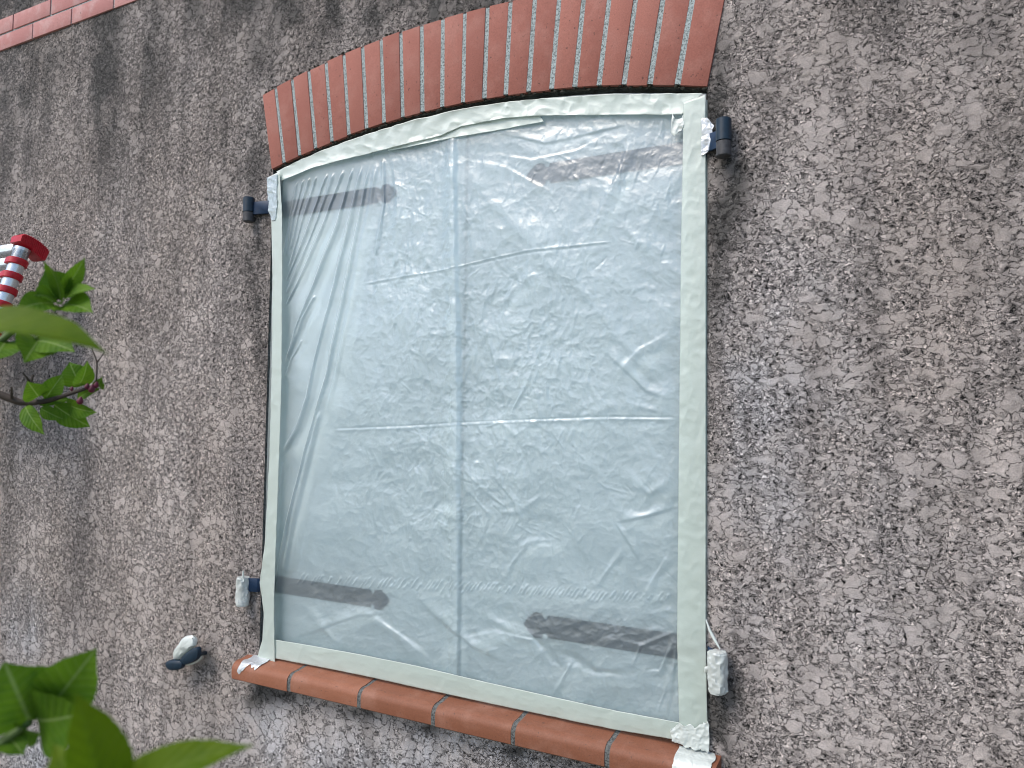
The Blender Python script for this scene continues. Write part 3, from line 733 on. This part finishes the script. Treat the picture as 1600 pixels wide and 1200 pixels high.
# ---------------------------------------------------------------- ladder at the left edge
def ladder():
    t = thing('ladder', 'red and silver telescopic ladder leaning against the wall at left', 'ladder')
    yt = -.16
    top = wp(37, 384, yt); low = wp(8, 462, yt-.045); dirv = (low-top)/np.linalg.norm(low-top)
    step = .0465; r = .0255
    pitch = np.linalg.norm(low-top)/ (78/22.)    # one section per ~26 px
    W = .47; n = 9; ax = np.array([1., 0, 0])
    for sx in (0, -W):
        o = np.array([sx, 0, 0]); s = MB()
        s.tube([top+o+dirv*.01, top+o+dirv*(pitch*n)], r*.93, 24)
        for k in range(n): s.tube([top+o+dirv*(pitch*k+.02), top+o+dirv*(pitch*(k+1)-.003)], r*(.93+.012*k), 24)
        s.build('stile', m_alu, t)
        for k in range(1, n+1):
            c = MB(); c0 = top+o+dirv*(pitch*k+.010)
            nr = np.cross(dirv, ax); nr /= np.linalg.norm(nr)
            rings = []
            for q, e in ((-.010, .94), (-.008, 1.0), (.010, 1.0), (.012, .94)):
                rings.append([c0+dirv*q+e*((r*1.16)*math.cos(a)*ax+(r*1.22)*math.sin(a)*nr+(.010*ax*(-1 if sx == 0 else 1) if math.cos(a)*(1 if sx == 0 else -1) < -.3 else 0)) for a in np.linspace(0, 2*math.pi, 28, endpoint=False)])
            c.loft(rings); c.build('collar', m_red, t)
        # ribbed end cap: wedge pointing to the wall
        cp = MB(); c0 = top+o
        prof = [(-.036, .000), (-.038, .024), (-.030, .034), (.000, .036), (.035, .032), (.080, .016), (.086, .006), (.082, -.030), (.070, -.034), (.034, -.020), (.02, -.006)]
        # along wall normal (+y) and up the stile
        upv = -dirv; ny = np.array([0, 1., 0]); ny = ny-upv*ny.dot(upv); ny /= np.linalg.norm(ny)
        prof = [(a*.82, b*.82) for a, b in prof]
        rings = [[c0+ax*xx+ny*(a*e)+upv*(b*e) for a, b in prof] for xx, e in ((-.030, .96), (-.027, 1), (.027, 1), (.030, .96))]
        cp.loft(rings)
        for k in range(15):
            a0 = -.020+k*.0062; b0 = .82*np.interp(a0/.82, [-.030, 0, .035, .080, .086], [.034, .036, .032, .016, .006])
            cp.loft([[c0+ax*xx+ny*a0+upv*(b0-.001), c0+ax*xx+ny*(a0+.0035)+upv*(b0-.0012), c0+ax*xx+ny*(a0+.003)+upv*(b0+.0016), c0+ax*xx+ny*(a0+.0005)+upv*(b0+.0018)] for xx in (-.0285, .0285)])
            if k < 13: 
                bl = .82*np.interp(a0/.82, [-.03, .02, .034, .07, .082], [.002, -.004, -.018, -.032, -.028])
                cp.loft([[c0+ax*.0300+ny*a0+upv*bl, c0+ax*.0300+ny*(a0+.003)+upv*bl, c0+ax*.0300+ny*(a0+.003)+upv*(b0-.003), c0+ax*.0300+ny*a0+upv*(b0-.003)],
                         [c0+ax*.0318+ny*a0+upv*bl, c0+ax*.0318+ny*(a0+.003)+upv*bl, c0+ax*.0318+ny*(a0+.003)+upv*(b0-.003), c0+ax*.0318+ny*a0+upv*(b0-.003)]])
        cp.build('end_cap', m_red, t)
    for k in range(n):
        rg = MB(); c0 = top+dirv*(pitch*k+.012); hh = .0135; dd = .022
        nr = np.cross(dirv, ax); nr /= np.linalg.norm(nr)
        rings = []
        for xx in (-r*.8, -W+r*.8):
            rings.append([c0+ax*xx+dirv*a+nr*b for a, b in ((-hh, -dd), (hh, -dd), (hh, dd), (-hh, dd))])
        rg.loft(rings); rg.build('rung', m_alu, t, bevel=.003)
        st = MB(); 
    # rails down to the ground
    for sx in (0, -W):
        o = np.array([sx, 0, 0]); g = top+o+dirv*(pitch*n); L = (g[2]-.02)/-dirv[2]*-1
        q = MB(); end = g+dirv*(g[2]/-dirv[2]); q.tube([g, end], r*1.06, 24); q.build('lower_stile', m_alu, t)
    base_at(t, (float(end[0]), float(end[1]), 0)); return t
ladder()

# ---------------------------------------------------------------- shrubs in the foreground
def leaf(B, T, W, nrm, mat, parent, bend=.15, fold=.25, seed=0, serr=.035, twist=0., name='leaf', shape=.62):
    B = np.array(B, float); T = np.array(T, float); ax = T-B; L = np.linalg.norm(ax); ax /= L
    nrm = np.array(nrm, float); nrm -= ax*nrm.dot(ax); nrm /= np.linalg.norm(nrm); sd_ = np.cross(ax, nrm)
    n, m = 44, 17; G = np.zeros((n, m, 3)); UVv = np.zeros((n, m, 2))
    for i, u in enumerate(np.linspace(0, 1, n)):
        pr_ = (u**shape)*((1-u)**.95); pk = (shape/(shape+.95))**shape*((.95)/(shape+.95))**.95; w_ = W*.5*pr_/pk
        w_ *= 1-.25*sstep(.75, .95, u)
        sr = 1+serr*(1-((u*17) % 1)*2)*(u > .1)*(u < .97)
        w_ = max(w_, .0006)
        tw = twist*u
        for j, v in enumerate(np.linspace(-1, 1, m)):
            ww = w_*(sr if abs(v) == 1 else 1)
            lat = .002*W*math.cos((u*8-abs(v)*2.6)*2*math.pi)*abs(v)*(1-abs(v)*.5)*3
            h = fold*abs(v)**1.25*w_-bend*L*(u-.5)**2*4*.5+lat*.5+.02*W*math.sin(u*13+v*2+seed)*abs(v)
            s_ = sd_*math.cos(tw)+nrm*math.sin(tw); nn = nrm*math.cos(tw)-sd_*math.sin(tw)
            G[i, j] = B+ax*(u*L)+s_*(v*ww*math.sqrt(max(.2, 1-fold*fold*.6)))+nn*h
            UVv[i, j] = (u, .5+v*.5*min(1, max(.15, pr_/pk)))
    return link(name, grid_mesh(name, G, uv=UVv), mat, parent)
def tocam(P): v = CAM-np.array(P); return v/np.linalg.norm(v)
UPV = np.array([0, 0, 1.]); RT = R3 @ np.array([1., 0, 0]); UPC = R3 @ np.array([0, 1., 0])
def L_(b, t, db, dt, W, mat, par, tilt=(0, 0), **k):
    """leaf between two photo pixels with distances; tilt = how far its face leans off the viewer (right, up)"""
    B, T = dp(*b, db), dp(*t, dt); n = tocam((B+T)/2)+RT*tilt[0]+UPC*tilt[1]
    return leaf(B, T, W, n, mat, par, **k)
def stem(par, pts, r0, r1, mat, name='stem'):
    m = MB(); P = [dp(*p[:2], p[2]) if len(p) == 3 and not isinstance(p, np.ndarray) else p for p in pts]
    Q = []
    for i in range(len(P)-1):
        for s_ in np.linspace(0, 1, 6, endpoint=False): Q.append(P[i]*(1-s_)+P[i+1]*s_)
    Q.append(P[-1]); Q = np.array(Q)
    for _ in range(3): Q[1:-1] = (Q[:-2]+2*Q[1:-1]+Q[2:])/4
    m.tube(list(Q), list(np.linspace(r0, r1, len(Q))), 9); return m.build(name, mat, par)
def root(px_, dist):
    p = dp(-260, 900, dist); return np.array([p[0]+px_, p[1], 0.0])

# upper branch with the big near leaf
A_ = thing('leafy_branch', 'bright green branch tip below the red ladder cap, one broad blurred leaf in front', 'shrub branch', 'shrub branches at the left edge')
gA = root(-.1, .95); gB = root(-.05, 1.2); gC = root(-.02, .6)
stem(A_, [gA, (-120, 640, .86), (-30, 560, .84), (40, 500, .82), (95, 462, .80)], .006, .0016, m_stemg)
stem(A_, [(-30, 560, .84), (20, 535, .83), (60, 528, .82)], .003, .0014, m_stemg)
L_((98, 460), (133, 404), .80, .79, .016, m_leafA, A_, (.6, .3), bend=.1)
L_((100, 466), (73, 403), .80, .78, .016, m_leafA, A_, (-.7, .2), bend=-.2)
L_((100, 462), (70, 422), .80, .80, .030, m_leafA, A_, (-.3, .2), bend=.05, seed=2)
L_((96, 462), (113, 430), .80, .82, .026, m_leafA, A_, (.3, .3), seed=3)
L_((92, 468), (143, 446), .80, .77, .020, m_leafA, A_, (.1, .9), bend=.2, seed=4)
L_((92, 472), (141, 482), .80, .76, .030, m_leafA, A_, (.1, .5), bend=.2, seed=5)
L_((92, 468), (56, 458), .80, .77, .024, m_leafA, A_, (.1, .7), seed=6)
L_((62, 528), (40, 562), .82, .78, .036, m_leafA, A_, (.1, .2), seed=7, shape=.5)
L_((52, 528), (113, 545), .82, .78, .032, m_leafA, A_, (.1, .4), seed=8)
L_((10, 530), (-8, 560), .83, .80, .034, m_leafA, A_, (-.1, .2), seed=9)
L_((92, 470), (30, 478), .80, .74, .026, m_leafA, A_, (.1, .6), seed=10)
stem(A_, [(-30, 560, .84), (-100, 540, .6), (-110, 515, .47)], .003, .002, m_stemg)
L_((-110, 512), (166, 524), .47, .42, .036, m_leafB, A_, (.1, 1.3), bend=.22, fold=.35, seed=12, twist=.25)
base_at(A_, tuple(gA))

# middle twig with buds
B_ = thing('leafy_branch', 'thin brown twig with dark green leaves and small crimson buds, second from the top', 'shrub branch', 'shrub branches at the left edge')
stem(B_, [gB, (-160, 760, 1.12), (-60, 600, 1.10), (0, 616, 1.08), (33, 630, 1.07), (70, 628, 1.06), (110, 615, 1.05), (150, 602, 1.04)], .007, .0016, m_stem)
stem(B_, [(18, 622, 1.07), (18, 605, 1.06)], .0018, .001, m_stem, 'twig'); stem(B_, [(48, 600, 1.07), (42, 590, 1.06), (35, 582, 1.06)], .0018, .001, m_stem, 'twig'); stem(B_, [(45, 628, 1.07), (49, 595, 1.06), (52, 585, 1.06)], .0018, .001, m_stem, 'twig')
stem(B_, [(150, 602, 1.04), (152, 566, 1.045), (144, 546, 1.05)], .0012, .0006, m_stem, 'twig'); stem(B_, [(152, 566, 1.045), (162, 552, 1.05)], .0009, .0005, m_stem, 'twig')
for b, t_, w_, tl, sd_ in [((62, 622), (44, 598), .030, (-.2, .2), 1), ((70, 624), (98, 585), .024, (.3, .5), 2), ((126, 604), (108, 566), .034, (-.2, .1), 3), ((124, 606), (138, 568), .024, (.5, .1), 4),
                       ((36, 634), (66, 678), .022, (-.3, -.1), 5), ((62, 638), (97, 655), .017, (0, -.2), 6), ((84, 634), (140, 668), .028, (0, -.3), 7), ((100, 632), (147, 646), .024, (.1, -.4), 8),
                       ((118, 622), (154, 606), .014, (.2, .5), 9), ((154, 604), (162, 600), .012, (.3, 0), 10), ((60, 630), (112, 622), .014, (0, .6), 11), ((150, 606), (158, 592), .012, (0, 0), 12)]:
    L_(b, t_, 1.06, 1.03+.01*(sd_ % 4), w_, m_leafA, B_, tl, seed=sd_, bend=.2, fold=.3)
for x_, y_, s_ in ((125, 627, .0040), (143, 608, .0042), (150, 602, .0034), (136, 604, .003), (112, 608, .0024)):
    m_ = MB(); c = dp(x_, y_, 1.035); an = random.uniform(0, 6)
    m_.tube([c+np.array([0, 0, -s_]), c+np.array([0, 0, -s_*.5]), c, c+np.array([s_*.3, 0, s_*.7]), c+np.array([s_*.5, 0, s_*1.3])], [s_*.4, s_*.9, s_, s_*.7, s_*.2], 10)
    m_.build('bud', m_bud, B_)
base_at(B_, tuple(gB))

# lower-left shrub
C_ = thing('leafy_branch', 'broad ribbed green leaves of the branch in the lower left corner', 'shrub branch', 'shrub branches at the left edge')
stem(C_, [gC, (-60, 1260, .60), (0, 1160, .59), (48, 1128, .58)], .006, .002, m_stemg)
L_((48, 1130), (8, 1038), .58, .56, .056, m_leafA, C_, (-.1, .2), bend=.12, fold=.22, seed=1, shape=.55)
L_((72, 1114), (147, 1018), .58, .54, .036, m_leafA, C_, (.2, .2), bend=.1, fold=.3, seed=2, shape=.75)
L_((60, 1122), (92, 1040), .58, .57, .038, m_leafA, C_, (.1, .3), bend=.15, fold=.25, seed=9, shape=.6)
L_((46, 1130), (128, 1118), .58, .55, .042, m_leafA, C_, (.2, -.2), bend=.25, fold=.2, seed=3, shape=.5)
L_((20, 1140), (4, 1096), .59, .58, .036, m_leafA, C_, (-.2, .2), seed=4, shape=.5)
L_((14, 1150), (36, 1178), .59, .58, .018, m_leafA, C_, (.2, .2), seed=5)
L_((25, 1138), (60, 1150), .59, .57, .020, m_leafA, C_, (.2, -.5), seed=6)
base_at(C_, tuple(gC))
D_ = thing('leafy_branch', 'blurred bright green leaves nearest the camera at the bottom edge', 'shrub branch', 'shrub branches at the left edge')
gD = root(.25, .42)
stem(D_, [gD, (120, 1420, .42), (150, 1300, .40), (160, 1240, .39)], .005, .002, m_stemg)
L_((165, 1272), (122, 1085), .39, .37, .027, m_leafB, D_, (.5, .2), bend=.05, fold=.35, seed=1, shape=.6)
L_((150, 1240), (388, 1158), .39, .36, .019, m_leafB, D_, (-.2, .7), bend=.12, fold=.3, seed=2, shape=.6)
L_((150, 1290), (82, 1162), .39, .40, .022, m_leafB, D_, (-.4, .2), bend=.1, fold=.3, seed=3)
base_at(D_, tuple(gD))
print('objects', len(S.objects))
